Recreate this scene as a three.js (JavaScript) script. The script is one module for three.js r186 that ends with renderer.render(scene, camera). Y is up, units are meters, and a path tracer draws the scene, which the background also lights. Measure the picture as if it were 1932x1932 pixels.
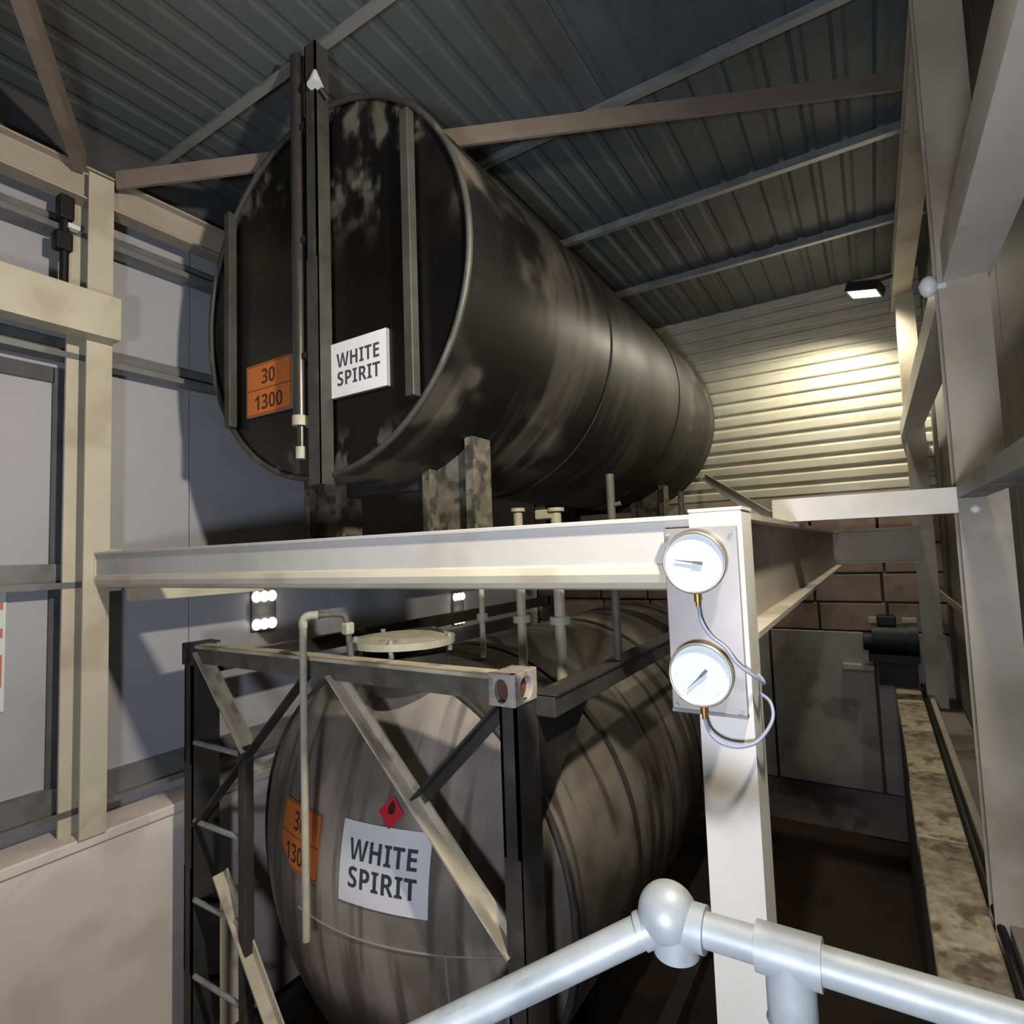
import * as THREE from 'three';
import { mergeGeometries } from 'three/addons/utils/BufferGeometryUtils.js';
import { RoundedBoxGeometry } from 'three/addons/geometries/RoundedBoxGeometry.js';
import { RectAreaLightUniformsLib } from 'three/addons/lights/RectAreaLightUniformsLib.js';

// ---------------------------------------------------------------- camera, exposure, lights
const H = 3.0;                                             // camera height above the bund floor
const P = (x, y, d) => new THREE.Vector3(x, y + H, -d);    // x right, y from eye level, d metres ahead
const scene = new THREE.Scene();
scene.background = new THREE.Color(0x000000);
const camera = new THREE.PerspectiveCamera(83.17, 1, 0.05, 60);
camera.position.set(0, H, 0);
camera.rotation.order = 'YXZ';
camera.rotation.set(THREE.MathUtils.degToRad(3.972), THREE.MathUtils.degToRad(31.937), THREE.MathUtils.degToRad(-2.061));
const renderer = new THREE.WebGLRenderer({ antialias: true });
renderer.toneMapping = THREE.LinearToneMapping;
renderer.toneMappingExposure = 1.0;
renderer.shadowMap.enabled = true;
RectAreaLightUniformsLib.init();
function spot(color, power, pos, target, angle, pen, radius) {
  const l = new THREE.SpotLight(color, power, 0, angle, pen, 2);
  l.position.copy(pos); l.target.position.copy(target); l.castShadow = true; l.shadow.radius = radius;
  scene.add(l); scene.add(l.target); return l;
}
const LAMP1 = P(0.2, 1.38, 0.97), AIM1 = P(-3.7, -0.6, 1.9);       // floodlight on the right wall beam, above the frame
const LAMP2 = P(0.07, 2.29, 6.3), AIM2 = P(-0.42, 0.6, 6.22);        // floodlight by the far wall
const LAMP3 = P(-0.06, -0.42, -0.95), AIM3 = P(-1.1, 0.1, 1.8);        // unseen lamp added behind the camera for the cool foreground light
spot(0xfff2de, 32, LAMP1, AIM1, 1.36, 1.0, 3);
spot(0xfff5da, 13, LAMP2, AIM2, 1.38, 0.4, 3);
spot(0xe8eeff, 21, LAMP3, AIM3, 1.15, 0.8, 8);

// ---------------------------------------------------------------- helpers
let seed = 7;
const rnd = () => { seed = (seed * 1664525 + 1013904223) >>> 0; return seed / 4294967296; };
const counts = {};
const numbered = n => { const k = counts[n] = (counts[n] ?? -1) + 1; return k ? `${n}_${String(k).padStart(3, '0')}` : n; };
function hash(x, y, s) { let h = (x * 374761393 + y * 668265263 + s * 1442695041) | 0; h = Math.imul(h ^ (h >>> 13), 1274126177); return ((h ^ (h >>> 16)) >>> 0) / 4294967296; }
function vnoise(x, y, per, s) {
  const xi = Math.floor(x), yi = Math.floor(y), fx = x - xi, fy = y - yi, u = fx * fx * (3 - 2 * fx), v = fy * fy * (3 - 2 * fy);
  const m = (a, p) => ((a % p) + p) % p, px = per[0], py = per[1];
  const a = hash(m(xi, px), m(yi, py), s), b = hash(m(xi + 1, px), m(yi, py), s), c = hash(m(xi, px), m(yi + 1, py), s), d = hash(m(xi + 1, px), m(yi + 1, py), s);
  return (a + (b - a) * u) * (1 - v) + (c + (d - c) * u) * v;
}
function fbm(u, v, fx, fy, s, oct = 4) { let t = 0, a = 0.5, n = 0; for (let i = 0; i < oct; i++) { t += a * vnoise(u * fx, v * fy, [fx, fy], s + i * 17); n += a; a *= 0.55; fx *= 2; fy *= 2; } return t / n; }
const sm = (a, b, x) => { const t = Math.min(1, Math.max(0, (x - a) / (b - a))); return t * t * (3 - 2 * t); };
const mix = (a, b, t) => [a[0] + (b[0] - a[0]) * t, a[1] + (b[1] - a[1]) * t, a[2] + (b[2] - a[2]) * t];
function tex(w, h, fn, repeat = 1, srgb = true) {
  const d = new Uint8Array(w * h * 4);
  for (let y = 0; y < h; y++) for (let x = 0; x < w; x++) { const c = fn(x / w, y / h), i = (y * w + x) * 4; d[i] = c[0]; d[i + 1] = c[1]; d[i + 2] = c[2]; d[i + 3] = 255; }
  const t = new THREE.DataTexture(d, w, h); t.wrapS = t.wrapT = THREE.RepeatWrapping; t.magFilter = THREE.LinearFilter; t.minFilter = THREE.LinearMipmapLinearFilter; t.generateMipmaps = true;
  t.repeat.set(repeat, repeat); if (srgb) t.colorSpace = THREE.SRGBColorSpace; t.needsUpdate = true; return t;
}
function mat(o) { return new THREE.MeshStandardMaterial(o); }
const clampc = c => c.map(v => Math.max(0, Math.min(255, v)));
function speckled(base, amp, s, dirt, dirtAmt, rep, size = 256) {
  return tex(size, size, (u, v) => { const n = fbm(u, v, 6, 6, s) - 0.5, f = hash((u * size) | 0, (v * size) | 0, s) - 0.5, k = sm(0.55, 0.78, fbm(u, v, 4, 4, s + 99)) * dirtAmt; return clampc(mix(base.map(c => c + n * amp * 2 + f * amp * 0.3), dirt, k)); }, rep);
}
// planar uv in metres on the face's main axis
function metreUV(g) {
  g = g.index ? g.toNonIndexed() : g; if (!g.attributes.normal) g.computeVertexNormals();
  const p = g.attributes.position, n = g.attributes.normal, uv = new Float32Array(p.count * 2);
  for (let i = 0; i < p.count; i += 3) {
    let ax = 0, ay = 0, az = 0; for (let k = 0; k < 3; k++) { ax += n.getX(i + k); ay += n.getY(i + k); az += n.getZ(i + k); }
    ax = Math.abs(ax); ay = Math.abs(ay); az = Math.abs(az);
    for (let k = 0; k < 3; k++) { const j = i + k, x = p.getX(j), y = p.getY(j), z = p.getZ(j); const [a, b] = ax > ay && ax > az ? [z, y] : ay > az ? [x, z] : [x, y]; uv[j * 2] = a; uv[j * 2 + 1] = b; }
  }
  g.setAttribute('uv', new THREE.BufferAttribute(uv, 2)); return g;
}
function joined(geos) {
  const list = (Array.isArray(geos) ? geos : [geos]).map(g => { const q = g.index ? g.toNonIndexed() : g; for (const k of Object.keys(q.attributes)) if (!['position', 'normal', 'uv'].includes(k)) q.deleteAttribute(k); return q; });
  return list.length > 1 ? mergeGeometries(list) : list[0];
}
function part(name, geos, m, parent, { keepUV = false, label, pos } = {}) {
  let g = joined(geos); if (!keepUV) g = metreUV(g);
  const o = new THREE.Mesh(g, m); o.name = parent ? name : numbered(name); o.castShadow = o.receiveShadow = true;
  if (pos) o.position.copy(pos); if (label) o.userData.label = label;
  if (parent) { const n = parent.children.filter(c => c.name === name || c.name.replace(/_\d{3}$/, '') === name).length; if (n) o.name = `${name}_${String(n).padStart(3, '0')}`; }
  (parent || scene).add(o); return o;
}
function thing(name, pos, label, category, group) { const o = new THREE.Group(); o.name = numbered(name); o.position.copy(pos); scene.add(o); o.userData = { label, category }; if (group) o.userData.group = group; return o; }
function tag(o, label, category, group) { o.userData = { label, category }; if (group) o.userData.group = group; return o; }
function structure(name, pos) { const o = new THREE.Group(); o.name = name; if (pos) o.position.copy(pos); o.userData = { kind: 'structure' }; scene.add(o); return o; }
const box = (w, h, d, x = 0, y = 0, z = 0) => new THREE.BoxGeometry(w, h, d).translate(x, y, z);
const rbox = (w, h, d, r, x = 0, y = 0, z = 0) => new RoundedBoxGeometry(w, h, d, 2, r).translate(x, y, z);
// a box between two corners given in (x, y, depth), relative to an origin in world space
function span(a, b, o = new THREE.Vector3(), r = 0) { const A = P(...a), B = P(...b), w = Math.abs(A.x - B.x), h = Math.abs(A.y - B.y), d = Math.abs(A.z - B.z), c = A.clone().add(B).multiplyScalar(0.5).sub(o); return r ? rbox(w, h, d, r, c.x, c.y, c.z) : box(w, h, d, c.x, c.y, c.z); }
function shapeOf(pts) { const s = new THREE.Shape(); pts.forEach(([x, y], i) => i ? s.lineTo(x, y) : s.moveTo(x, y)); s.closePath(); return s; }
const iShape = (b, h, tf, tw) => shapeOf([[-b / 2, -h / 2], [b / 2, -h / 2], [b / 2, -h / 2 + tf], [tw / 2, -h / 2 + tf], [tw / 2, h / 2 - tf], [b / 2, h / 2 - tf], [b / 2, h / 2], [-b / 2, h / 2], [-b / 2, h / 2 - tf], [-tw / 2, h / 2 - tf], [-tw / 2, -h / 2 + tf], [-b / 2, -h / 2 + tf]]);
const rectShape = (b, h) => shapeOf([[-b / 2, -h / 2], [b / 2, -h / 2], [b / 2, h / 2], [-b / 2, h / 2]]);
const angleShape = (b, h, t) => shapeOf([[0, 0], [b, 0], [b, t], [t, t], [t, h], [0, h]]);
// Z section: web upright, lower flange to +x with a lip, upper flange to -x
const zedShape = (b, h, t, lip) => shapeOf([[0, 0], [b, 0], [b, lip], [b - t, lip], [b - t, t], [t, t], [t, h], [-b + t, h], [-b + t, h - t], [0, h - t]]);
function extr(shape, len, bev = 0.003) { return new THREE.ExtrudeGeometry(shape, { depth: len - 2 * bev, bevelEnabled: bev > 0, bevelThickness: bev, bevelSize: bev, bevelOffset: -bev, bevelSegments: 1, curveSegments: 6 }).translate(0, 0, bev); }
function barGeo(shape, A, B, up, o = new THREE.Vector3(), bev = 0.003) {
  const d = B.clone().sub(A), len = d.length(), z = d.normalize(), x = new THREE.Vector3().crossVectors(up, z).normalize(), y = new THREE.Vector3().crossVectors(z, x);
  const m = new THREE.Matrix4().makeBasis(x, y, z).setPosition(A.clone().sub(o));
  return metreUV(extr(shape, len, bev)).applyMatrix4(m);
}
const UPV = new THREE.Vector3(0, 1, 0), XV = new THREE.Vector3(1, 0, 0), ZV = new THREE.Vector3(0, 0, 1);
function bar(name, shape, A, B, up, m, label, category, group) { const o = part(name, barGeo(shape, A, B, up, A), m, null, { keepUV: true, pos: A }); return tag(o, label, category, group); }
function rod(A, B, r, o = new THREE.Vector3(), seg = 20, r2 = r) {
  const d = B.clone().sub(A), len = d.length(), g = new THREE.CylinderGeometry(r2, r, len, seg, 1).translate(0, len / 2, 0);
  return g.applyQuaternion(new THREE.Quaternion().setFromUnitVectors(UPV, d.normalize())).translate(A.x - o.x, A.y - o.y, A.z - o.z);
}
function tube(pts, r, o = new THREE.Vector3(), seg = 48, rs = 10, tension = 0.5) { const c = new THREE.CatmullRomCurve3(pts.map(p => p.clone().sub(o)), false, 'catmullrom', tension); return new THREE.TubeGeometry(c, seg, r, rs); }

// ---------------------------------------------------------------- materials
const M = {};
M.cream = mat({ map: speckled([196, 190, 170], 10, 3, [140, 128, 104], 0.35, 0.8), roughness: 0.5 });
M.creamDull = mat({ map: speckled([172, 163, 148], 12, 5, [110, 98, 80], 0.4, 0.8), roughness: 0.6 });
M.whitePost = mat({ map: speckled([206, 204, 196], 7, 8, [150, 142, 122], 0.25, 0.9), roughness: 0.45 });
M.wall = mat({ map: speckled([174, 176, 184], 6, 11, [152, 150, 150], 0.3, 0.35), roughness: 0.55 });
M.wallDull = mat({ map: speckled([142, 140, 136], 9, 13, [98, 92, 84], 0.4, 0.5), roughness: 0.65 });
M.brace = mat({ map: speckled([134, 122, 110], 10, 14, [96, 84, 72], 0.4, 1), roughness: 0.65 });
M.rail = mat({ map: speckled([128, 130, 132], 10, 15, [80, 78, 74], 0.4, 1), roughness: 0.5, metalness: 0.3 });
M.purlin = mat({ map: speckled([168, 172, 174], 9, 17, [110, 110, 108], 0.35, 1), roughness: 0.42, metalness: 0.45 });
M.roof = mat({ map: speckled([92, 97, 100], 8, 19, [72, 72, 72], 0.4, 0.6), roughness: 0.6 });
M.darkStrip = mat({ map: speckled([70, 72, 72], 8, 20, [50, 50, 48], 0.4, 0.6), roughness: 0.8 });
M.backClad = mat({ map: speckled([206, 203, 186], 7, 21, [150, 145, 125], 0.3, 0.6), roughness: 0.5 });
M.block = mat({ map: speckled([136, 118, 104], 16, 23, [100, 84, 74], 0.5, 1.3), roughness: 0.9 });
M.mortar = mat({ color: 0x564b42, roughness: 0.95 });
M.darkPanel = mat({ map: speckled([150, 147, 141], 12, 25, [92, 88, 84], 0.5, 0.8), roughness: 0.75 });
M.floor = mat({ map: speckled([50, 38, 26], 12, 27, [18, 16, 15], 0.75, 0.4), roughness: 0.8 });
M.bund = mat({ map: speckled([224, 216, 208], 8, 29, [168, 156, 142], 0.25, 0.6), roughness: 0.85 });
M.coping = mat({ map: tex(512, 512, (u, v) => { const n = fbm(u, v, 5, 5, 31), f = fbm(u, v, 40, 40, 35, 2); let c = mix([146, 134, 112], [190, 178, 154], sm(0.3, 0.7, n)); c = mix(c, [84, 72, 54], sm(0.6, 0.75, fbm(u, v, 9, 9, 37)) * 0.6); return clampc(c.map(k => k + (f - 0.5) * 50)); }, 1.1), roughness: 0.92 });
M.bundInside = mat({ map: speckled([130, 122, 116], 12, 33, [50, 44, 42], 0.5, 0.6), roughness: 0.85 });
M.galv = mat({ map: speckled([150, 156, 158], 13, 39, [112, 118, 120], 0.4, 3), roughness: 0.5, metalness: 0.2 });
M.paleSteel = mat({ map: speckled([168, 166, 146], 14, 41, [96, 90, 74], 0.45, 3), roughness: 0.6 });
M.blackPaint = mat({ map: speckled([22, 22, 23], 6, 43, [60, 58, 52], 0.35, 0.9), roughness: 0.42 });
M.blackRough = mat({ map: speckled([30, 30, 30], 8, 45, [66, 62, 54], 0.5, 1.2), roughness: 0.6 });
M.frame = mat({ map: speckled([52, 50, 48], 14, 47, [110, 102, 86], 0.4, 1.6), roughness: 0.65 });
M.frameLit = mat({ map: speckled([186, 178, 158], 18, 49, [84, 76, 62], 0.5, 1.6), roughness: 0.7 });  // lit copy of the frame paint, brightness put into the colour
M.rust = mat({ map: speckled([96, 66, 52], 16, 51, [52, 36, 30], 0.5, 4), roughness: 0.9 });
M.plate = mat({ map: speckled([158, 154, 150], 8, 53, [128, 122, 114], 0.3, 2), roughness: 0.42, metalness: 0.45 });
M.brass = mat({ color: 0x9c7440, roughness: 0.4, metalness: 0.8 });
M.dialRim = mat({ color: 0xb8b4a6, roughness: 0.3, metalness: 0.7 });
M.black = mat({ color: 0x0c0d10, roughness: 0.6 });
M.darkGreen = mat({ color: 0x14201c, roughness: 0.6 });
M.hose = mat({ color: 0x8892a8, roughness: 0.5 });
M.whitePlastic = mat({ color: 0xdfe3e4, roughness: 0.4 });
M.housing = mat({ color: 0x3a3b3c, roughness: 0.5, metalness: 0.4 });
M.glow = mat({ color: 0xffffff, emissive: 0xfff6e0, emissiveIntensity: 4.5, roughness: 0.5 });
M.led = mat({ color: 0xffffff, emissive: 0xfff0dc, emissiveIntensity: 3.6, roughness: 0.4 });
M.redPipe = mat({ map: speckled([104, 52, 42], 14, 55, [50, 28, 24], 0.5, 2), roughness: 0.7 });

// ================================================================ SETTING
const XL = -4.0, XR = 0.56, ZF = 7.05, ZB = -2.6, FLOOR = -3.0, ROOF = 2.735;
const floor = structure('floor');
part('slab', span([XL - 0.3, FLOOR - 0.2, ZF + 0.3], [XR + 0.3, FLOOR, ZB - 0.3]), M.floor, floor);

// roof of profiled sheets, ribs running away from the camera, carried by a slab above
const ceiling = structure('ceiling');
part('insulation_layer', span([XL - 0.3, ROOF + 0.045, ZF + 0.3], [XR + 0.3, ROOF + 0.16, ZB - 0.3]), M.roof, ceiling);
{
  const sheet = (rib, len) => {
    const pitch = 0.2, n = 5, pts = [], back = [];
    for (let k = 0; k < n; k++) { const x = k * pitch; pts.push([x, rib], [x + 0.035, rib], [x + 0.06, 0], [x + 0.175, 0]); }
    pts.push([n * pitch - 0.004, rib]);
    for (let i = pts.length - 1; i >= 0; i--) back.push([pts[i][0], pts[i][1] + 0.004]);
    return metreUV(extr(shapeOf([...pts, ...back]), len, 0));
  };
  const far = sheet(0.018, ZF - 3.19), near = sheet(0.007, 3.19 - ZB - 0.004);       // the sheets lap over the second purlin
  for (let k = 0; k < 5; k++) { part('roof_sheet', far.clone(), M.roof, ceiling, { keepUV: true, pos: P(XL - 0.2 + k * 1.0, ROOF, ZF) }); part('roof_sheet', near.clone(), M.roof, ceiling, { keepUV: true, pos: P(XL - 0.2 + k * 1.0, ROOF, 3.186) }); }
}

// left wall: smooth panels above a low concrete bund wall
const wl = structure('wall_left');
part('wall_core', span([XL - 0.3, FLOOR, ZF + 0.3], [XL - 0.04, ROOF + 0.1, ZB - 0.3]), M.wallDull, wl);
for (let z = ZB, k = 0; z < ZF - 0.1; z += 1.2, k++) { const z1 = Math.min(z + 1.2, ZF) - 0.006; part('wall_panel', span([XL - 0.05, -1.5, z], [XL, ROOF, z1], undefined, 0.004), M.wall, wl); }
part('dark_top_strip', span([XL - 0.02, 2.31, ZF], [XL + 0.03, ROOF - 0.01, ZB]), M.darkStrip, wl);  // plain dark strip along the top of the left wall
part('bund_wall', [span([XL - 0.05, FLOOR, ZF], [-3.74, -1.5, ZB]), span([XL - 0.05, -1.52, ZF], [-3.72, -1.46, ZB], undefined, 0.012)], M.bund, wl);

const shadeStrips = structure('shade_strip_1');                          // shade of column and header beam, laid on the wall as dark strips
M.darkGrey = mat({ map: speckled([84, 86, 88], 10, 57, [54, 54, 60], 0.4, 1), roughness: 0.7 });
part('upright', span([XL, -1.3, 1.395], [XL + 0.02, 1.17, 1.47]), M.darkGrey, shadeStrips);  // column shade as a flat dark strip
part('head', span([XL, 1.08, 1.4], [XL + 0.02, 1.17, -0.6]), M.darkGrey, shadeStrips);  // header beam shade as a flat dark strip

// right wall: dull panels and a bund wall with separate coping slabs
const wr = structure('wall_right');
part('wall_core', span([XR + 0.04, FLOOR, ZF + 0.3], [XR + 0.3, ROOF + 0.1, ZB - 0.3]), M.wallDull, wr);
for (let z = ZB; z < ZF - 0.1; z += 1.0) { const z1 = Math.min(z + 1.0, ZF) - 0.006; part('wall_panel', span([XR, -1.5, z], [XR + 0.05, ROOF, z1], undefined, 0.004), M.wallDull, wr); }
part('bund_wall', span([0.09, FLOOR, ZF], [XR + 0.04, -1.53, ZB]), M.bundInside, wr);
{
  const cuts = [ZF, 5.78, 4.28, 3.52, 2.2, 1.0, -0.3, -1.5, ZB];
  for (let i = 0; i < cuts.length - 1; i++) { const j = (rnd() - 0.5) * 0.012; part('coping_slab', span([0.085 + j, -1.54, cuts[i] - 0.006], [0.285, -1.455 + (rnd() - 0.5) * 0.008, cuts[i + 1] + 0.006], undefined, 0.014), M.coping, wr); }
  part('wall_base_strip', span([0.325, -1.54, ZF], [0.365, -1.42, ZB], undefined, 0.008), M.creamDull, wr);
}

// far wall: horizontal planks high up, blockwork and dark panels below
const wb = structure('wall_back');
part('wall_core', span([XL - 0.3, FLOOR, ZF + 0.3], [XR + 0.3, ROOF + 0.1, ZF + 0.06]), M.mortar, wb);
{
  const ph = 0.143, prof = shapeOf([[0, 0], [0.03, 0.012], [0.034, 0.02], [0.034, ph - 0.05], [0.008, ph - 0.026], [0.008, ph - 0.001], [-0.02, ph - 0.001], [-0.02, 0]]);
  const len = XR - XL, g = metreUV(extr(prof, len, 0)); g.applyMatrix4(new THREE.Matrix4().makeBasis(new THREE.Vector3(0, 0, 1), UPV, new THREE.Vector3(-1, 0, 0)).setPosition(len, 0, 0));
  for (let k = 0; k < 16; k++) part('cladding_plank', g.clone(), M.backClad, wb, { keepUV: true, pos: P(XL, 0.5 + k * ph, ZF) });
  const bh = 0.3, bw = 0.62;
  for (let r = 0; r < 4; r++) for (let x = XL + (r % 2 ? -0.27 : -0.3); x < XR; x += bw) {
    const x0 = Math.max(XL, x + 0.012), x1 = Math.min(XR, x + bw - 0.012); if (x1 - x0 < 0.05) continue;
    part('block', span([x0, 0.24 - r * bh, ZF + 0.06], [x1, 0.24 - r * bh - bh + 0.022, ZF - 0.02 - rnd() * 0.012], undefined, 0.008), M.block, wb);
  }
  part('sill', span([XL, 0.25, ZF + 0.06], [XR, 0.5, ZF - 0.03]), M.creamDull, wb);
  for (let x = -3.98; x < 0.05; x += 0.98) part('wall_panel', span([x, -2.55, ZF + 0.06], [x + 0.955, -0.955, ZF - 0.05], undefined, 0.01), M.darkPanel, wb);
  part('skirting', span([XL, FLOOR, ZF + 0.06], [XR, -2.57, ZF - 0.02]), M.bundInside, wb);
}
const wf = structure('wall_front');
part('wall_core', span([XL - 0.3, FLOOR, ZB - 0.06], [XR + 0.3, ROOF + 0.1, ZB - 0.3]), M.wallDull, wf);
for (let x = XL; x < XR - 0.1; x += 1.2) part('wall_panel', span([x, FLOOR, ZB - 0.08], [Math.min(x + 1.194, XR), ROOF, ZB]), M.wall, wf);

// ================================================================ STEEL FRAME OF THE BUILDING
{
  const A = P(-3.78, -1.46, 1.515), t = thing('steel_column', A, 'cream steel column standing against the white left wall', 'column');
  part('shaft', barGeo(iShape(0.13, 0.16, 0.012, 0.01), A, P(-3.78, 2.29, 1.515), XV, A), M.cream, t, { keepUV: true });
  part('jamb_plate', span([-3.862, -1.46, 1.405], [-3.838, 2.13, 1.53], A, 0.004), M.cream, t);
}
bar('steel_column', iShape(0.155, 0.15, 0.012, 0.01), P(0.362, -1.54, 2.88), P(0.362, 2.73, 2.88), ZV, M.creamDull, 'tall dull cream steel column nearest on the right wall', 'column');
bar('steel_column', iShape(0.15, 0.15, 0.012, 0.01), P(0.395, -1.54, 6.55), P(0.395, 2.73, 6.55), ZV, M.creamDull, 'far steel column at right corner beside the ribbed back wall', 'column');
bar('door_header', rectShape(0.12, 0.245), P(-3.64, 1.41, 1.575), P(-3.64, 1.41, -1.6), UPV, M.cream, 'pale cream box beam along left wall, ending at left column', 'beam');
bar('eaves_beam', iShape(0.12, 0.2, 0.012, 0.01), P(-3.79, 2.23, ZF - 0.05), P(-3.79, 2.23, ZB + 0.1), UPV, M.creamDull, 'dull cream eaves beam high along the left wall', 'beam');
bar('eaves_beam', iShape(0.15, 0.16, 0.012, 0.01), P(0.375, 2.38, ZF - 0.05), P(0.375, 2.38, ZB + 0.1), UPV, M.creamDull, 'cream eaves beam high along the right wall under roof', 'beam');
bar('wall_beam', rectShape(0.15, 0.15), P(0.375, 1.08, ZF - 0.05), P(0.375, 1.08, -1.6), UPV, M.whitePost, 'wide pale beam along right wall crossing top right corner', 'beam');
bar('wall_rail', rectShape(0.085, 0.06), P(0.325, 0.175, 2.8), P(0.325, 0.175, -1.6), UPV, M.rail, 'slim grey rail along right wall at eye level', 'rail');
bar('wall_rail', angleShape(0.05, 0.05, 0.006), P(0.46, -0.52, ZF - 0.1), P(0.46, -0.52, -1.0), UPV, M.creamDull, 'thin cream angle rail low on the right wall', 'rail');
const RAILS = [[1.94, 'upper grey sheeting rail on left wall under the eaves beam'], [1.2, 'middle grey sheeting rail on left wall, level with tank signs'], [-0.115, 'grey sheeting rail on left wall at height of cream front beam'], [-1.36, 'lowest grey sheeting rail just above left bund wall']];
for (const [y, l] of RAILS) bar('sheeting_rail', zedShape(0.12, 0.14, 0.004, 0.035), P(-3.955, y, ZF - 0.05), P(-3.955, y, ZB + 0.1), UPV, M.rail, l, 'rail');
const PUR = [[1.941, 'nearest roof purlin, crossing above the front of the black tank'], [3.19, 'second roof purlin, bright strip at top right'], [4.45, 'third roof purlin, bright strip over middle of black tank'], [5.71, 'farthest roof purlin, near the back wall']];
for (const [z, l] of PUR) bar('purlin', zedShape(0.05, 0.085, 0.004, 0.022), P(XR - 0.02, 2.645, z), P(XL + 0.04, 2.645, z), UPV, M.purlin, l, 'purlin');
bar('wind_brace', rectShape(0.02, 0.11), P(-3.72, 2.315, 1.6), P(0.33, 2.6, 3.88), UPV, M.brace, 'long diagonal brace under roof running behind the black tank', 'brace');
bar('wind_brace', rectShape(0.06, 0.12), P(-3.74, 2.34, 1.42), P(-1.5, 2.5, 0.0), UPV, M.brace, 'diagonal brace rising to top left corner from left column', 'brace');

// ================================================================ TANK PLATFORM FRAME
{
  const A = P(-0.336, FLOOR, 1.565), t = thing('steel_post', A, 'white painted steel post carrying the two round gauges', 'post');
  part('shaft', barGeo(rectShape(0.128, 0.13), A, P(-0.336, 0.085, 1.565), ZV, A, 0.004), M.whitePost, t, { keepUV: true });
  part('base_plate', box(0.26, 0.02, 0.26, 0, 0.01, 0), M.whitePost, t);
  part('cap_plate', span([-0.402, 0.085, 1.5], [-0.27, 0.093, 1.632], A), M.whitePost, t);
}
{
  const A = P(-3.7, -0.02, 1.56), t = thing('front_beam', A, 'long cream beam across the front below the black tank', 'beam');
  part('web', [span([-3.7, -0.045, 1.512], [-0.4, 0.07, 1.53], A), span([-3.7, 0.066, 1.5], [-0.4, 0.08, 1.63], A, 0.003)], M.beamPaint = mat({ map: speckled([184, 182, 176], 7, 9, [146, 140, 126], 0.25, 0.9), roughness: 0.5 }), t);
  const prof = new THREE.Shape(); prof.absellipse(0, 0, 0.045, 0.045, 0, Math.PI * 2, false, 0);
  part('rounded_lower_edge', barGeo(prof, P(-3.7, -0.072, 1.545), P(-0.4, -0.072, 1.545), UPV, A, 0), M.cream, t, { keepUV: true });
  part('end_plate', span([-3.71, -0.14, 1.5], [-3.695, 0.1, 1.64], A), M.cream, t);
}
bar('platform_beam', iShape(0.13, 0.33, 0.016, 0.01), P(-0.337, -0.085, 1.632), P(-0.337, -0.085, 6.33), UPV, M.creamDull, 'deep grey platform beam running back from the gauge post', 'beam');
bar('platform_beam', rectShape(0.1, 0.27), P(-3.5, -0.06, 1.6), P(-3.5, -0.06, 6.33), UPV, M.cream, 'cream platform beam running back beside left wall', 'beam');
bar('cross_beam', iShape(0.13, 0.32, 0.016, 0.01), P(-3.6, -0.06, 6.4), P(0.36, -0.06, 6.4), UPV, M.creamDull, 'far cream cross beam joining the right corner column', 'beam');
for (const [z, l] of [[2.45, 'cross beam hidden behind front beam, under the tank legs nearest'], [5.6, 'cross beam under the rear legs of the black tank']]) bar('cross_beam', iShape(0.15, 0.2, 0.014, 0.01), P(-3.45, -0.07, z), P(-0.4, -0.07, z), UPV, M.creamDull, l, 'beam');
bar('tie_beam', rectShape(0.09, 0.1), P(-0.375, 0.139, 2.83), P(0.285, 0.139, 2.83), UPV, M.whitePost, 'short pale tie beam from platform to near right column', 'beam');
bar('strut', angleShape(0.05, 0.05, 0.006), P(-0.385, 0.09, 2.86), P(-1.5, 0.72, 6.4), UPV, M.whitePost, 'thin pale diagonal strut rising behind the gauge post', 'brace');

// ================================================================ UPPER BLACK TANK
const lengthUV = (g, len) => { const p = g.attributes.position, uv = g.attributes.uv; for (let i = 0; i < p.count; i++) uv.setY(i, p.getY(i) / len); return g; };
const shellTex = tex(1024, 1024, (u, v) => {                       // u round the shell, v along it
  const n = fbm(u, v, 8, 12, 61), st = fbm(u, v, 6, 60, 67, 3), big = fbm(u, v, 4, 4, 71);
  let c = [7, 7, 7]; c = mix(c, [92, 90, 80], sm(0.44, 0.64, n * 0.6 + st * 0.4) * 0.6); c = mix(c, [128, 124, 112], sm(0.5, 0.7, big) * sm(0.46, 0.66, fbm(u, v, 16, 10, 77)) * 0.6);
  c = mix(c, [112, 108, 98], sm(0.5, 0.64, fbm(u, v, 14, 9, 79)) * sm(0.42, 0.04, v) * 0.55);
  return clampc(c.map(k => k + (n - 0.5) * 14));
});
M.shell = mat({ map: shellTex, roughnessMap: tex(256, 256, (u, v) => { const k = 104 + 60 * fbm(u, v, 8, 8, 73); return [k, k, k]; }, 1, false), roughness: 1.0 });
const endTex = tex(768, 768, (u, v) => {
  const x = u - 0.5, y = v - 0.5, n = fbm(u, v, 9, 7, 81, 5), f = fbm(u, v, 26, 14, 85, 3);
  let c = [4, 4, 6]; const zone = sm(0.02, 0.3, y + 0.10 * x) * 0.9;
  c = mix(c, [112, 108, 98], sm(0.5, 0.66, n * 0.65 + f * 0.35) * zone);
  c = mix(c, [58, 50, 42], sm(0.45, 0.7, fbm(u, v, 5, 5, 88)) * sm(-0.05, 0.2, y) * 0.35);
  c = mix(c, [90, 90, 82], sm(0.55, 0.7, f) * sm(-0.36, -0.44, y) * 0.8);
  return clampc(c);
});
M.tankEnd = mat({ map: endTex, roughness: 0.36 });
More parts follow.
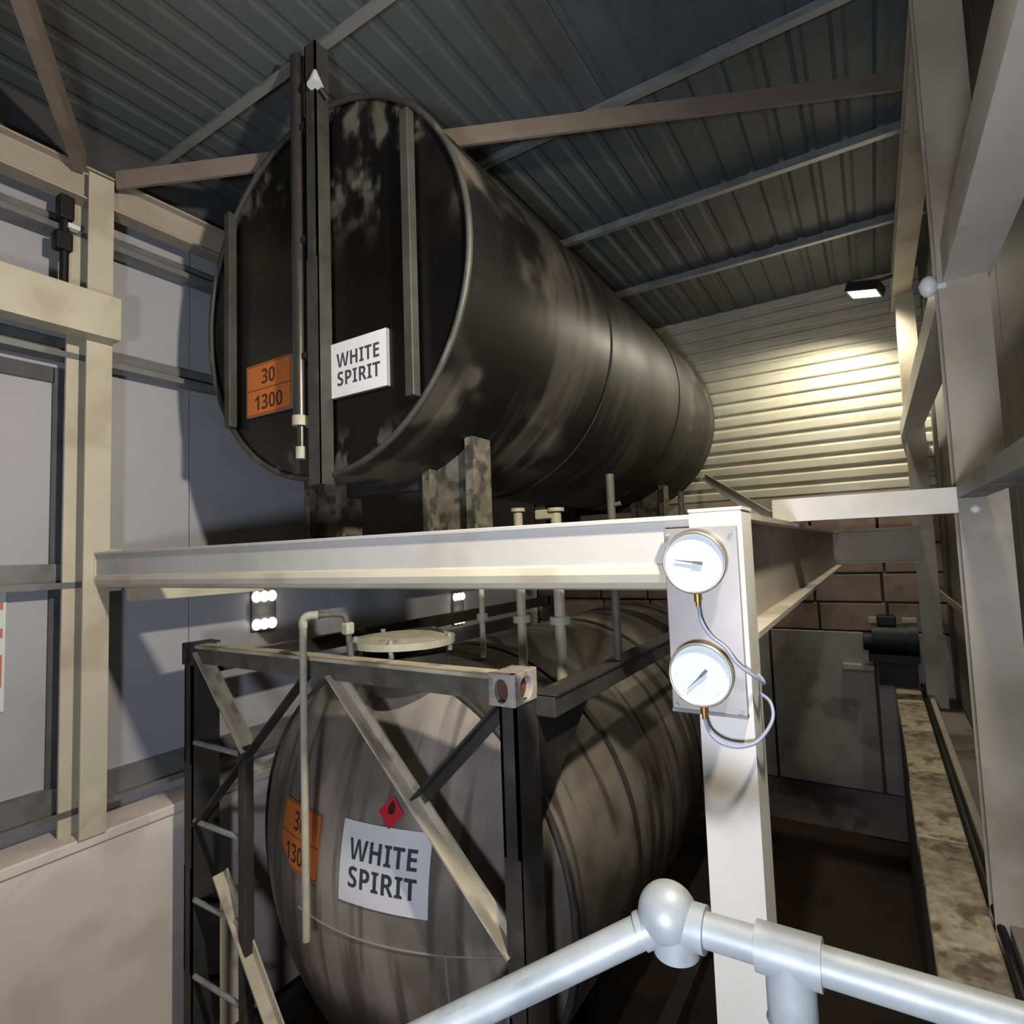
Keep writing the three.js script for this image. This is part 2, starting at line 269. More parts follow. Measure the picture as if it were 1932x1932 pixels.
function textCanvas(w, h, draw) { const c = document.createElement('canvas'); c.width = w; c.height = h; draw(c.getContext('2d'), w, h); const t = new THREE.CanvasTexture(c); t.colorSpace = THREE.SRGBColorSpace; return t; }
const whiteSignTex = textCanvas(512, 352, (g, w, h) => {
  g.fillStyle = '#dcdde0'; g.fillRect(0, 0, w, h); g.fillStyle = '#3c4046'; g.textAlign = 'center'; g.textBaseline = 'middle'; g.font = 'bold 126px sans-serif';
  for (const [s, y] of [['WHITE', 118], ['SPIRIT', 238]]) { g.save(); g.translate(w / 2, y); const k = 400 / g.measureText(s).width; g.scale(k, 1); g.fillText(s, 0, 0); g.restore(); }
});
const orangeSignTex = textCanvas(512, 384, (g, w, h) => {
  g.fillStyle = '#c66f2e'; g.fillRect(0, 0, w, h); g.strokeStyle = '#6b3a1c'; g.lineWidth = 7; g.strokeRect(10, 10, w - 20, h - 20); g.fillStyle = '#6b3a1c'; g.fillRect(10, h / 2 - 4, w - 20, 8);
  g.textAlign = 'center'; g.textBaseline = 'middle'; g.font = 'bold 150px sans-serif'; g.fillStyle = '#4a2716'; g.fillText('30', w / 2, h * 0.27); g.fillText('1300', w / 2, h * 0.76);
});
M.whiteSign = mat({ map: whiteSignTex, roughness: 0.5 });
M.orangeSign = mat({ map: orangeSignTex, roughness: 0.6 });
M.signBack = mat({ color: 0x8a8a8a, roughness: 0.6 });
M.redDiamond = mat({ map: textCanvas(128, 128, (g, w, h) => { g.fillStyle = '#c0202e'; g.fillRect(0, 0, w, h); g.fillStyle = '#3a0c10'; g.beginPath(); g.moveTo(64, 16); g.quadraticCurveTo(92, 46, 78, 66); g.quadraticCurveTo(64, 78, 50, 66); g.quadraticCurveTo(38, 48, 64, 16); g.fill(); }), roughness: 0.5 });
// a sign bent over the surface depth(x, y): front face with the print and a plain rim behind
function signGeo(x0, x1, y0, y1, depth, o, lift = 0.008, mask) {
  const nx = 28, ny = 24, pos = [], uv = [], idx = [];
  for (let j = 0; j <= ny; j++) for (let i = 0; i <= nx; i++) { const u = i / nx, v = j / ny, x = x0 + (x1 - x0) * u, y = y0 + (y1 - y0) * v, p = P(x, y, depth(x, y) - lift).sub(o); pos.push(p.x, p.y, p.z); uv.push(u, v); }
  for (let j = 0; j < ny; j++) for (let i = 0; i < nx; i++) { if (mask && !mask((i + 0.5) / nx, (j + 0.5) / ny)) continue; const a = j * (nx + 1) + i, b = a + 1, c = a + nx + 1, d = c + 1; idx.push(a, b, d, a, d, c); }
  const g = new THREE.BufferGeometry(); g.setAttribute('position', new THREE.Float32BufferAttribute(pos, 3)); g.setAttribute('uv', new THREE.Float32BufferAttribute(uv, 2)); g.setIndex(idx); g.computeVertexNormals(); return g;
}
{
  const cx = -2.324, cy = 1.365, r = 0.965, z0 = 1.93, z1 = 6.55, O = P(cx, 0.05, z0), C = P(cx, cy, z0).sub(O);
  const t = thing('storage_tank', O, 'long black horizontal steel tank raised under the roof', 'tank');
  // shell, seam down the far side: lathe turned onto its side
  const prof = [[r, 0], [r, 1.5], [r, 3.1], [r, z1 - z0 - 0.22]]; for (let k = 1; k <= 8; k++) { const a = k / 8 * Math.PI / 2; prof.push([r - 0.2 * (1 - Math.cos(a)), z1 - z0 - 0.22 + 0.2 * Math.sin(a)]); } prof.push([0.4, z1 - z0 + 0.1], [0.001, z1 - z0 + 0.12]);
  const lg = lengthUV(new THREE.LatheGeometry(prof.map(p => new THREE.Vector2(...p)), 96), z1 - z0 + 0.12).rotateX(-Math.PI / 2).rotateZ(-Math.PI / 2).translate(C.x, C.y, C.z);
  part('shell', lg, M.shell, t, { keepUV: true });
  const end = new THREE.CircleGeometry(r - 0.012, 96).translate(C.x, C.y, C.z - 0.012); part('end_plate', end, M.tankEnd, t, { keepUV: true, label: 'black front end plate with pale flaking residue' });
  part('rim', new THREE.TorusGeometry(r - 0.006, 0.016, 8, 96).translate(C.x, C.y, C.z), M.rimPaint = mat({ map: speckled([58, 58, 54], 12, 91, [96, 94, 84], 0.6, 1.5), roughness: 0.55 }), t);
  for (const z of [1.55, 3.1]) part('weld_seam', new THREE.TorusGeometry(r + 0.001, 0.008, 6, 96).translate(C.x, C.y, C.z - z), M.blackRough, t);
  const dz = d => P(0, 0, d).z;
  part('stiffener_bar', span([-1.705, 0.70, z0 - 0.05], [-1.655, 2.03, z0], O, 0.006), M.rimPaint, t);
  part('stiffener_bar', span([-3.07, 0.76, z0 - 0.05], [-3.02, 2.02, z0], O, 0.006), M.rimPaint, t);
  part('level_tube', [rod(P(-2.39, 0.70, 1.865), P(-2.39, 2.62, 1.865), 0.034, O), rod(P(-2.385, 0.53, 1.865), P(-2.385, 0.70, 1.865), 0.02, O)], M.tubeDark = mat({ map: speckled([72, 70, 66], 12, 93, [34, 32, 30], 0.5, 2), roughness: 0.3, metalness: 0.5 }), t, { label: 'shiny dark upright tube' });
  part('tube_collar', rod(P(-2.388, 0.665, 1.865), P(-2.388, 0.715, 1.865), 0.042, O), M.paleSteel, t, { label: 'pale collar at foot of the tube' });
  part('tube_foot', rod(P(-2.388, 0.50, 1.865), P(-2.388, 0.56, 1.865), 0.026, O), M.paleSteel, t);
  part('centre_channel', [span([-2.305, 0.36, 1.845], [-2.225, 2.62, 1.855], O), span([-2.305, 0.36, 1.845], [-2.297, 2.62, z0], O), span([-2.233, 0.36, 1.845], [-2.225, 2.62, z0], O)], M.rimPaint, t);
  for (const y of [1.0, 1.6, 2.2]) part('tube_clip', span([-2.42, y, 1.85], [-2.32, y + 0.03, z0], O), M.blackRough, t);
  part('vent_cap', rod(P(-2.212, 2.36, 1.835), P(-2.212, 2.44, 1.835), 0.04, O, 16, 0.008), M.whitePlastic, t, { label: 'small white cone beside the channel top' });
  part('vent_stub', rod(P(-2.2, 2.33, 1.9), P(-2.205, 2.36, 1.86), 0.014, O), M.blackRough, t);
  const plate = () => z0 + 0.012;
  const sg = (x0, x1, y0, y1, name, m, label) => { const g = part(name, signGeo(x0, x1, y0, y1, () => z0 - 0.006, O, 0.002), m, t, { keepUV: true, label }); part('sign_backing', span([x0, y0, z0 - 0.0055], [x1, y1, z0 + 0.015], O), M.signBack, t); return g; };
  sg(-2.228, -1.85, 0.788, 1.06, 'name_sign', M.whiteSign, 'white sign reading WHITE SPIRIT');
  sg(-2.92, -2.535, 0.797, 1.085, 'hazard_plate', M.orangeSign, 'orange hazard number plate partly behind the tube');
  for (const [x, z] of [[-1.87, 2.45], [-2.84, 2.45], [-1.87, 5.6], [-2.84, 5.6]]) part('support_leg', barGeo(iShape(0.16, 0.34, 0.05, 0.02), P(x, 0.03, z), P(x, x > -2.3 ? 0.6 : 0.55, z), XV, O), M.legPaint = M.legPaint || mat({ map: speckled([96, 92, 80], 26, 95, [36, 34, 32], 0.8, 3), roughness: 0.8 }), t, { keepUV: true });
  for (const z of [2.45, 5.6]) part('leg_tie', span([-2.68, 0.36, z - 0.04], [-2.03, 0.44, z + 0.04], O), M.blackRough, t);
}

// ================================================================ LOWER TANK IN A CONTAINER FRAME
{
  const cx = -2.3, cy = -1.68, r = 1.08, zRim = 2.36, sag = 0.39, R = (r * r + sag * sag) / (2 * sag), zEnd = 6.2;
  const O = P(cx, FLOOR, 1.9), t = thing('tank_container', O, 'grimy grey tank in a dark steel container frame below', 'tank container');
  const dish = (x, y) => zRim - sag + R - Math.sqrt(Math.max(0, R * R - (x - cx) ** 2 - (y - cy) ** 2));
  M.barrel = mat({ map: tex(1024, 512, (u, v) => { const n = fbm(u, v, 12, 5, 101), st = fbm(u, v, 9, 44, 105, 3); let c = mix([60, 56, 50], [132, 125, 112], sm(0.3, 0.75, n)); c = mix(c, [34, 30, 28], sm(0.55, 0.75, st) * 0.6); return clampc(c); }), roughness: 0.62, metalness: 0.15 });
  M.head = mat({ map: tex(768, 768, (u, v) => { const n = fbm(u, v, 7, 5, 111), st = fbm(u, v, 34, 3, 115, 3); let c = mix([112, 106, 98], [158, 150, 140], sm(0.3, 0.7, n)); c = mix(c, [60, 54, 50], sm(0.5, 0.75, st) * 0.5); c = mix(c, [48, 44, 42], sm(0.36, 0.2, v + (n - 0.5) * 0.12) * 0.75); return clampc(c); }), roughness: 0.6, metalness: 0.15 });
  const C = P(cx, cy, zRim).sub(O);
  part('barrel', lengthUV(new THREE.LatheGeometry([[r, 0], [r, 1], [r, 2], [r, zEnd - zRim], [r * 0.8, zEnd - zRim + 0.2], [0.001, zEnd - zRim + 0.35]].map(p => new THREE.Vector2(...p)), 96), 3.84).rotateX(-Math.PI / 2).rotateZ(-Math.PI / 2).translate(C.x, C.y, C.z), M.barrel, t, { keepUV: true });
  { // dished front head with planar uv
    const rings = 18, segs = 72, pos = [], uv = [], idx = [];
    for (let i = 0; i <= rings; i++) for (let j = 0; j <= segs; j++) { const a = j / segs * Math.PI * 2, q = r * i / rings, x = cx + q * Math.cos(a), y = cy + q * Math.sin(a), p = P(x, y, dish(x, y)).sub(O); pos.push(p.x, p.y, p.z); uv.push(0.5 + q * Math.cos(a) / 2.2, 0.5 + q * Math.sin(a) / 2.2); }
    for (let i = 0; i < rings; i++) for (let j = 0; j < segs; j++) { const a = i * (segs + 1) + j, b = a + segs + 1; idx.push(a, b, a + 1, b, b + 1, a + 1); }
    const g = new THREE.BufferGeometry(); g.setAttribute('position', new THREE.Float32BufferAttribute(pos, 3)); g.setAttribute('uv', new THREE.Float32BufferAttribute(uv, 2)); g.setIndex(idx); g.computeVertexNormals();
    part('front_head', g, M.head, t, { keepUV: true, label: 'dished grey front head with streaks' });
  }
  const onDish = (pts, rad) => tube(pts.map(([x, y]) => P(x, y, dish(x, y) - 0.002)), rad, O, 40, 6);
  M.seam = mat({ color: 0x8d8474, roughness: 0.7 });
  { const pts = []; for (let k = 0; k <= 10; k++) { const x = -2.62 + k * 0.126; pts.push([x, -1.755 - 0.02 * Math.cos((x - cx) * 2)]); } part('cladding_seam', onDish(pts, 0.006), M.seam, t); }
  part('cladding_seam', onDish([[-1.72, -1.75], [-1.72, -2.0], [-1.715, -2.3]], 0.009), M.seam, t);
  for (const z of [3.15, 4.55, 5.95]) part('hoop_band', new THREE.CylinderGeometry(r + 0.012, r + 0.012, 0.05, 96, 1, true).rotateX(Math.PI / 2).translate(C.x, C.y, P(0, 0, z).z - O.z), M.frame, t);
  part('end_ring', new THREE.TorusGeometry(r, 0.018, 8, 96).translate(C.x, C.y, C.z), M.frame, t);
  for (const [z, c] of [[2.55, 0], [4.9, 1]]) part('saddle', span([-2.9, FLOOR + 0.15, z], [-1.7, cy - 0.85, z + 0.15], O), M.frame, t);
  // frame
  const XA = -3.505, XB = -1.2, YT = -0.475, ZA = 1.9;
  part('rail_cap', span([XA + 0.1, YT - 0.02, ZA - 0.006], [XB - 0.1, YT - 0.002, ZA + 0.1], O, 0.004), M.frameLit, t, { label: 'top edge of the front rail in a lit pale colour' });  // light from above painted on as a pale top face
  part('top_rail', span([XA + 0.1, YT - 0.105, ZA + 0.01], [XB - 0.1, YT - 0.02, ZA + 0.03], O), M.railMix = mat({ map: speckled([92, 90, 82], 18, 121, [52, 50, 46], 0.5, 2), roughness: 0.65 }), t);
  part('bottom_rail', span([XA + 0.1, FLOOR + 0.03, ZA + 0.01], [XB - 0.1, FLOOR + 0.14, ZA + 0.12], O), M.frame, t);
  for (const x of [XA, XB - 0.075]) part('corner_post', [span([x, FLOOR + 0.1, ZA], [x + 0.075, YT - 0.1, ZA + 0.012], O), span([x, FLOOR + 0.1, ZA], [x + 0.012, YT - 0.1, ZA + 0.17], O), span([x + 0.063, FLOOR + 0.1, ZA], [x + 0.075, YT - 0.1, ZA + 0.17], O)], M.frame, t);
  // corner castings with oval holes: shape with a hole on the front and on the side, bevelled
  const casting = (x, sgn) => {
    const w = 0.115, h = 0.125, d = 0.172, th = 0.024, geos = [];
    const face = (ww, hh) => { const s = shapeOf([[-ww / 2, -hh / 2], [ww / 2, -hh / 2], [ww / 2, hh / 2], [-ww / 2, hh / 2]]); const hl = new THREE.Path(); hl.absellipse(0, -0.004, ww * 0.27, hh * 0.36, 0, Math.PI * 2, true, 0); s.holes.push(hl); return new THREE.ExtrudeGeometry(s, { depth: th, bevelEnabled: true, bevelSize: 0.005, bevelOffset: -0.005, bevelThickness: 0.005, bevelSegments: 2, curveSegments: 20 }); };
    const cy0 = P(0, YT - h / 2 + 0.008, 0).y - O.y, xc = x - O.x, zf = P(0, 0, ZA - 0.012).z - O.z;
    geos.push(face(w, h).translate(xc, cy0, zf - th)); geos.push(face(d, h).rotateY(Math.PI / 2).translate(xc + sgn * w / 2 - (sgn > 0 ? th : 0), cy0, zf - d / 2));
    geos.push(box(w - 0.006, 0.012, d - 0.01, xc, cy0 + h / 2 - 0.007, zf - d / 2), box(w - 0.006, 0.012, d - 0.01, xc, cy0 - h / 2 + 0.007, zf - d / 2));
    const o = part('corner_casting', geos, M.castingPaint = M.castingPaint || mat({ map: speckled([158, 150, 142], 16, 125, [92, 84, 74], 0.4, 5), roughness: 0.6 }), t, { label: 'worn pale corner casting with oval holes' });
    part('casting_core', box(w - 0.05, h - 0.03, d - 0.05, xc, cy0, zf - d / 2 - 0.008), M.rust, o);
    return o;
  };
  casting(XB - 0.055, 1); casting(XA + 0.055, -1).material = M.frame;
  for (const x of [XA + 0.055, XB - 0.055]) part('foot_casting', span([x - 0.055, FLOOR, ZA - 0.01], [x + 0.055, FLOOR + 0.12, ZA + 0.16], O, 0.006), M.frame, t);
  // K bracing of flat bars on edge
  const flat = (x0, y0, x1, y1, w = 0.07) => barGeo(angleShape(0.05, w, 0.01), P(x0, y0, ZA + 0.055), P(x1, y1, ZA + 0.055), ZV, O, 0.002);
  part('diagonal_brace', flat(-2.26, -0.56, -1.27, -1.53), M.frameLit, t, { label: 'pale diagonal bar from top centre to right post' });  // bar that catches the light, painted brighter than its neighbours
  part('diagonal_brace', flat(-1.27, -0.57, -1.74, -1.03), M.frame, t);
  part('diagonal_brace', flat(-3.4, -1.5, -2.43, -0.58), M.frame, t);
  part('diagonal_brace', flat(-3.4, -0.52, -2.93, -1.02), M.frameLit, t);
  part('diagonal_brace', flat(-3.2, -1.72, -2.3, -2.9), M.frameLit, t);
  part('diagonal_brace', flat(-1.3, -1.6, -2.2, -2.85), M.frame, t);
  part('ladder_stile', span([-2.985, FLOOR + 0.12, ZA + 0.0], [-2.925, -0.99, ZA + 0.06], O, 0.008), M.frame, t);
  for (const y of [-1.04, -1.482, -1.92, -2.334, -2.76]) part('ladder_rung', rod(P(-3.44, y, ZA + 0.02), P(-2.975, y, ZA + 0.02), 0.0145, O), M.galv, t);
  // side rail and gusset behind the right casting
  part('side_rail', [span([-1.2, -0.66, 2.05], [-1.11, -0.58, 6.3], O, 0.004), span([-1.2, -0.575, 2.05], [-1.1, -0.565, 6.3], O)], M.frame, t);
  part('side_rail', span([-3.5, -0.66, 2.05], [-3.42, -0.56, 6.3], O, 0.004), M.frame, t);
  { const s = shapeOf([[0, 0], [0, -0.42], [0.1, -0.42], [0.5, -0.12], [0.5, 0]]); const g = extr(s, 0.02, 0).rotateY(Math.PI / 2); const p = P(-1.215, -0.57, 2.06).sub(O); part('gusset_plate', g.translate(p.x, p.y, p.z), M.blackRough, t); }
  for (const x of [-3.5, -1.28]) part('rear_post', span([x, FLOOR, 6.25], [x + 0.08, -0.56, 6.4], O), M.frame, t);
  for (const x of [-3.47, -1.25]) part('bottom_side_rail', span([x - 0.05, FLOOR + 0.02, 2.0], [x + 0.05, FLOOR + 0.14, 6.4], O), M.frame, t);
  // manhole
  const mh = part('manhole_lid', [rod(P(-2.16, -0.465, 2.33), P(-2.16, -0.43, 2.33), 0.27, O, 40), rod(P(-2.16, -0.43, 2.33), P(-2.16, -0.415, 2.33), 0.25, O, 40, 0.16)], M.paleSteel, t, { label: 'round pale manhole lid' });
  for (const a of [0.4, 1.6, 2.8, 4.0, 5.2]) part('clamp_bolt', rod(P(-2.16 + 0.25 * Math.cos(a), -0.5, 2.33 + 0.25 * Math.sin(a)), P(-2.16 + 0.25 * Math.cos(a), -0.41, 2.33 + 0.25 * Math.sin(a)), 0.014, O, 8), M.galv, mh);
  part('manhole_neck', rod(P(-2.16, -0.66, 2.38), P(-2.16, -0.46, 2.33), 0.22, O, 32), M.frame, t);
  // signs on the head
  part('name_sign', signGeo(-2.278, -1.79, -1.617, -1.265, dish, O), M.whiteSign, t, { keepUV: true, label: 'white sign reading WHITE SPIRIT' });
  part('hazard_plate', signGeo(-2.83, -2.44, -1.60, -1.285, dish, O, 0.008, (u, v) => v > 0.3 - u * 0.75), M.orangeSign, t, { keepUV: true, label: 'scuffed orange hazard number plate' });
  { const a = 0.069, x0 = -2.012, y0 = -1.203, n = 8, pos = [], uv = [], idx = [];
    for (let j = 0; j <= n; j++) for (let i = 0; i <= n; i++) { const u = i / n, v = j / n, x = x0 + (u - v) * a, y = y0 + (u + v - 1) * a, p = P(x, y, dish(x, y) - 0.01).sub(O); pos.push(p.x, p.y, p.z); uv.push(0.5 + (u - v) / 2, (u + v) / 2); }
    for (let j = 0; j < n; j++) for (let i = 0; i < n; i++) { const q = j * (n + 1) + i; idx.push(q, q + 1, q + n + 2, q, q + n + 2, q + n + 1); }
    const g = new THREE.BufferGeometry(); g.setAttribute('position', new THREE.Float32BufferAttribute(pos, 3)); g.setAttribute('uv', new THREE.Float32BufferAttribute(uv, 2)); g.setIndex(idx); g.computeVertexNormals();
    part('flame_label', g, M.redDiamond, t, { keepUV: true, label: 'small red diamond flammable label' }); }
}

// ================================================================ PIPEWORK
{
  const A = P(-2.362, -1.77, 1.845), t = thing('dip_pipe', A, 'thin pale upright pipe with elbow in front of lower tank', 'pipe');
  part('riser', rod(A, P(-2.362, -0.31, 1.845), 0.0175, A), M.paleSteel, t);
  part('elbow', tube([P(-2.362, -0.33, 1.845), P(-2.36, -0.29, 1.848), P(-2.335, -0.272, 1.86), P(-2.29, -0.27, 1.885)], 0.021, A, 20, 12), M.paleSteel, t);
  part('return_leg', [tube([P(-2.3, -0.27, 1.88), P(-2.23, -0.27, 1.94), P(-2.2, -0.28, 1.96), P(-2.19, -0.31, 1.965)], 0.015, A, 20, 10), rod(P(-2.19, -0.3, 1.965), P(-2.19, -0.58, 2.0), 0.015, A)], M.railMix, t);
  part('valve_body', rbox(0.05, 0.06, 0.05, 0.012, P(-2.19, -0.34, 1.97).x - A.x, P(0, -0.34, 0).y - A.y, P(0, 0, 1.97).z - A.z), M.paleSteel, t);
}
const pipeSpots = [[-2.02, 2.86, -0.62, -0.02, 0.017, 'slim pale pipe between the tanks, left of the pipe group'], [-1.725, 2.83, -0.7, 0.25, 0.026, 'pale pipe stub between the tanks, right of the tank leg'], [-1.48, 2.83, -0.8, 0.235, 0.03, 'thick capped pipe stub between the tanks, second right of leg']];
for (const [x, z, y0, y1, r, l] of pipeSpots) { const A = P(x, y0, z), t = thing('transfer_pipe', A, l, 'pipe', 'pipes between the two tanks'); part('riser', rod(A, P(x, y1, z), r, A), M.paleSteel, t); part('flange', rod(P(x, y1 - 0.02, z), P(x, y1, z), r * 1.6, A), M.paleSteel, t); part('flange', rod(P(x, -0.4, z), P(x, -0.36, z), r * 1.9, A), M.paleSteel, t); if (r > 0.028) part('side_branch', span([x - 0.12, y1 - 0.06, z - 0.03], [x, y1 - 0.005, z + 0.03], A, 0.01), M.paleSteel, t); }
for (const [z, l] of [[2.8, 'near slim stanchion rising from the lower frame side rail'], [4.1, 'far slim stanchion on the lower frame side rail']]) { const A = P(-1.14, -0.5635, z), t = thing('stanchion', A, l, 'stanchion'); part('upright', rod(A, P(-1.14, 0.385, z), 0.021, A), M.railMix, t); part('hook', rod(P(-1.14, 0.22, z), P(-1.09, 0.23, z), 0.012, A), M.railMix, t); }

// ================================================================ GAUGES
{
  const A = P(-0.37, -0.19, 1.495), t = thing('mounting_board', A, 'grey metal board on the white post behind both gauges', 'board');
  part('board', span([-0.462, -0.415, 1.482], [-0.282, 0.045, 1.499], A, 0.002), M.plate, t);
  for (const [x, y] of [[-0.45, 0.03], [-0.295, 0.03], [-0.45, -0.4], [-0.295, -0.4]]) part('screw', rod(P(x, y, 1.483), P(x, y, 1.476), 0.005, A, 8), M.galv, t);
  part('bottom_lip', span([-0.462, -0.417, 1.478], [-0.282, -0.409, 1.499], A), M.rail, t);
}
const dialTex = textCanvas(256, 256, (g, w) => { g.fillStyle = '#cdd5d7'; g.fillRect(0, 0, w, w); g.translate(128, 128); g.strokeStyle = '#a9b3b7'; for (let k = 0; k <= 30; k++) { const a = Math.PI * 0.75 + k / 30 * Math.PI * 1.5, i = k % 5 ? 104 : 98; g.lineWidth = k % 5 ? 1.5 : 3; g.beginPath(); g.moveTo(Math.cos(a) * i, Math.sin(a) * i); g.lineTo(Math.cos(a) * 112, Math.sin(a) * 112); g.stroke(); } });
M.dial = mat({ map: dialTex, roughness: 0.35 });
for (const [x, y, na, l] of [[-0.379, -0.042, 2.99, 'upper round white dial gauge, needle pointing level to the left'], [-0.379, -0.314, 3.93, 'lower round white dial gauge, needle pointing down to the left']]) {
  const A = P(x, y, 1.4802), t = thing('dial_gauge', A, l, 'gauge'), r = 0.075;
  part('case', new THREE.LatheGeometry([[0, 0], [r * 0.93, 0], [r * 0.95, 0.028], [r * 1.02, 0.03], [r * 1.03, 0.036], [r, 0.043], [r * 0.95, 0.041], [r * 0.94, 0.036]].map(p => new THREE.Vector2(...p)), 64).rotateX(Math.PI / 2), M.dialRim, t);
  part('dial', new THREE.CircleGeometry(r * 0.95, 64).translate(0, 0, 0.0365), M.dial, t, { keepUV: true });
  const s = shapeOf([[-0.012, -0.002], [0.0, -0.0022], [0.05, -0.0005], [0.05, 0.0005], [0, 0.0022], [-0.012, 0.002]]);
  part('needle', [extr(s, 0.002, 0).rotateZ(na).translate(0.004, 0, 0.039), extr(shapeOf([[-0.018, -0.004], [0.006, -0.003], [0.006, 0.003], [-0.018, 0.004]]), 0.003, 0).rotateZ(na).translate(0.004, 0, 0.039)], mat({ color: 0x565e64, roughness: 0.5 }), t);
  part('stem', [rod(new THREE.Vector3(0, -r * 0.98, 0.018), new THREE.Vector3(0, -r - 0.022, 0.018), 0.009, undefined, 6), rod(new THREE.Vector3(0, -r - 0.02, 0.018), new THREE.Vector3(0, -r - 0.034, 0.018), 0.006, undefined, 12)], M.brass, t);
}
tag(part('gauge_hose', tube([P(-0.379, -0.15, 1.464), P(-0.372, -0.19, 1.462), P(-0.352, -0.225, 1.468), P(-0.322, -0.25, 1.474), P(-0.296, -0.285, 1.468), P(-0.262, -0.315, 1.48), P(-0.25, -0.34, 1.53), P(-0.262, -0.34, 1.58), P(-0.274, -0.335, 1.6)], 0.0042), M.hose), 'thin blue hose from upper gauge passing the lower gauge', 'hose');
tag(part('gauge_hose', tube([P(-0.379, -0.422, 1.464), P(-0.368, -0.452, 1.458), P(-0.34, -0.472, 1.452), P(-0.3, -0.476, 1.455), P(-0.262, -0.464, 1.48), P(-0.238, -0.43, 1.54), P(-0.244, -0.395, 1.57), P(-0.274, -0.38, 1.6)], 0.0042), M.hose), 'thin blue hose looping round post from lower gauge', 'hose');

// ================================================================ HANDRAIL AND PLATFORM
{
  const K = P(-0.295, -0.548, 0.868), T = P(-0.133, -0.549, 0.872), A = P(-0.133, -1.65, 0.872), t = thing('handrail', A, 'galvanised tubular handrail with ball corner in the foreground', 'handrail');
  const E = P(0.5, -0.5485, 0.876), L = P(-0.905, -0.885, 0.588), rr = 0.0232;
  part('rail_tube', rod(K, E, rr, A, 32), M.galv, t);
  part('rail_tube', rod(K, L, rr, A, 32), M.galv, t);
  const dir = (a, b) => b.clone().sub(a).normalize();
  const dl = dir(K, L), along = (p, d, s) => p.clone().addScaledVector(d, s);
  const ball = new THREE.SphereGeometry(0.043, 32, 24).translate(K.x - A.x, K.y - A.y + 0.008, K.z - A.z);
  part('corner_fitting', [ball, rod(K, along(K, XV, 0.055), 0.031, A, 32), rod(along(K, dl, 0.02), along(K, dl, 0.046), 0.0265, A, 32), rod(P(-0.285, -0.592, 0.87), P(-0.285, -0.55, 0.868), 0.033, A, 32)], M.galv, t);
  part('tee_fitting', [rod(along(T, XV, -0.04), along(T, XV, 0.04), 0.031, A, 32), rod(T, along(T, UPV, -0.085), 0.031, A, 32), new THREE.TorusGeometry(0.029, 0.004, 8, 32).rotateX(Math.PI / 2).translate(0, T.y - 0.085 - A.y, 0)], M.galv, t);
  part('upright_tube', rod(T, A, rr, A, 32), M.galv, t);
  part('end_upright', rod(E, P(0.5, -1.42, 0.876), rr, A, 24), M.galv, t);
  part('foot_flange', rod(A, P(-0.133, -1.64, 0.872), 0.05, A, 24), M.galv, t);
}
{
  const A = P(0.0, -1.7, -0.4), t = thing('walkway', A, 'steel walkway platform under the foreground handrail', 'platform');
  part('deck', span([-0.3, -1.69, 0.95], [0.075, -1.65, -2.3], A), M.rail, t);
  part('edge_beam', [span([-0.3, -1.85, 0.95], [-0.25, -1.6, -2.3], A), span([-0.25, -1.85, 0.95], [0.075, -1.69, 0.9], A)], M.creamDull, t);
  part('leg', span([-0.28, FLOOR, 0.9], [-0.2, -1.69, 0.82], A), M.creamDull, t); part('leg', span([-0.28, FLOOR, -2.2], [-0.2, -1.69, -2.28], A), M.creamDull, t);
}

// ================================================================ LAMPS
function flood(L, aim, label) {
  const t = thing('flood_light', L, label, 'lamp'), g = new THREE.Group();
  const d = aim.clone().sub(L).normalize(), q = new THREE.Quaternion().setFromUnitVectors(ZV, d);
  const place = geo => geo.applyQuaternion(q);
  part('housing', [place(box(0.27, 0.016, 0.07, 0, 0.098, -0.055)), place(box(0.27, 0.016, 0.07, 0, -0.098, -0.055)), place(box(0.016, 0.2, 0.07, 0.132, 0, -0.055)), place(box(0.016, 0.2, 0.07, -0.132, 0, -0.055)), place(box(0.27, 0.2, 0.02, 0, 0, -0.1))], M.housing, t);
  part('lens', place(box(0.24, 0.17, 0.008, 0, 0, -0.03)), M.glow, t);
  part('bracket', [rod(new THREE.Vector3(0, 0, 0).addScaledVector(d, -0.1), new THREE.Vector3(0.28, 0.14, 0), 0.014)], M.housing, t);
}
flood(LAMP1, AIM1, 'flood light on the right wall beam beside the walkway');
flood(LAMP2, AIM2, 'glowing flood light high by the ribbed back wall');
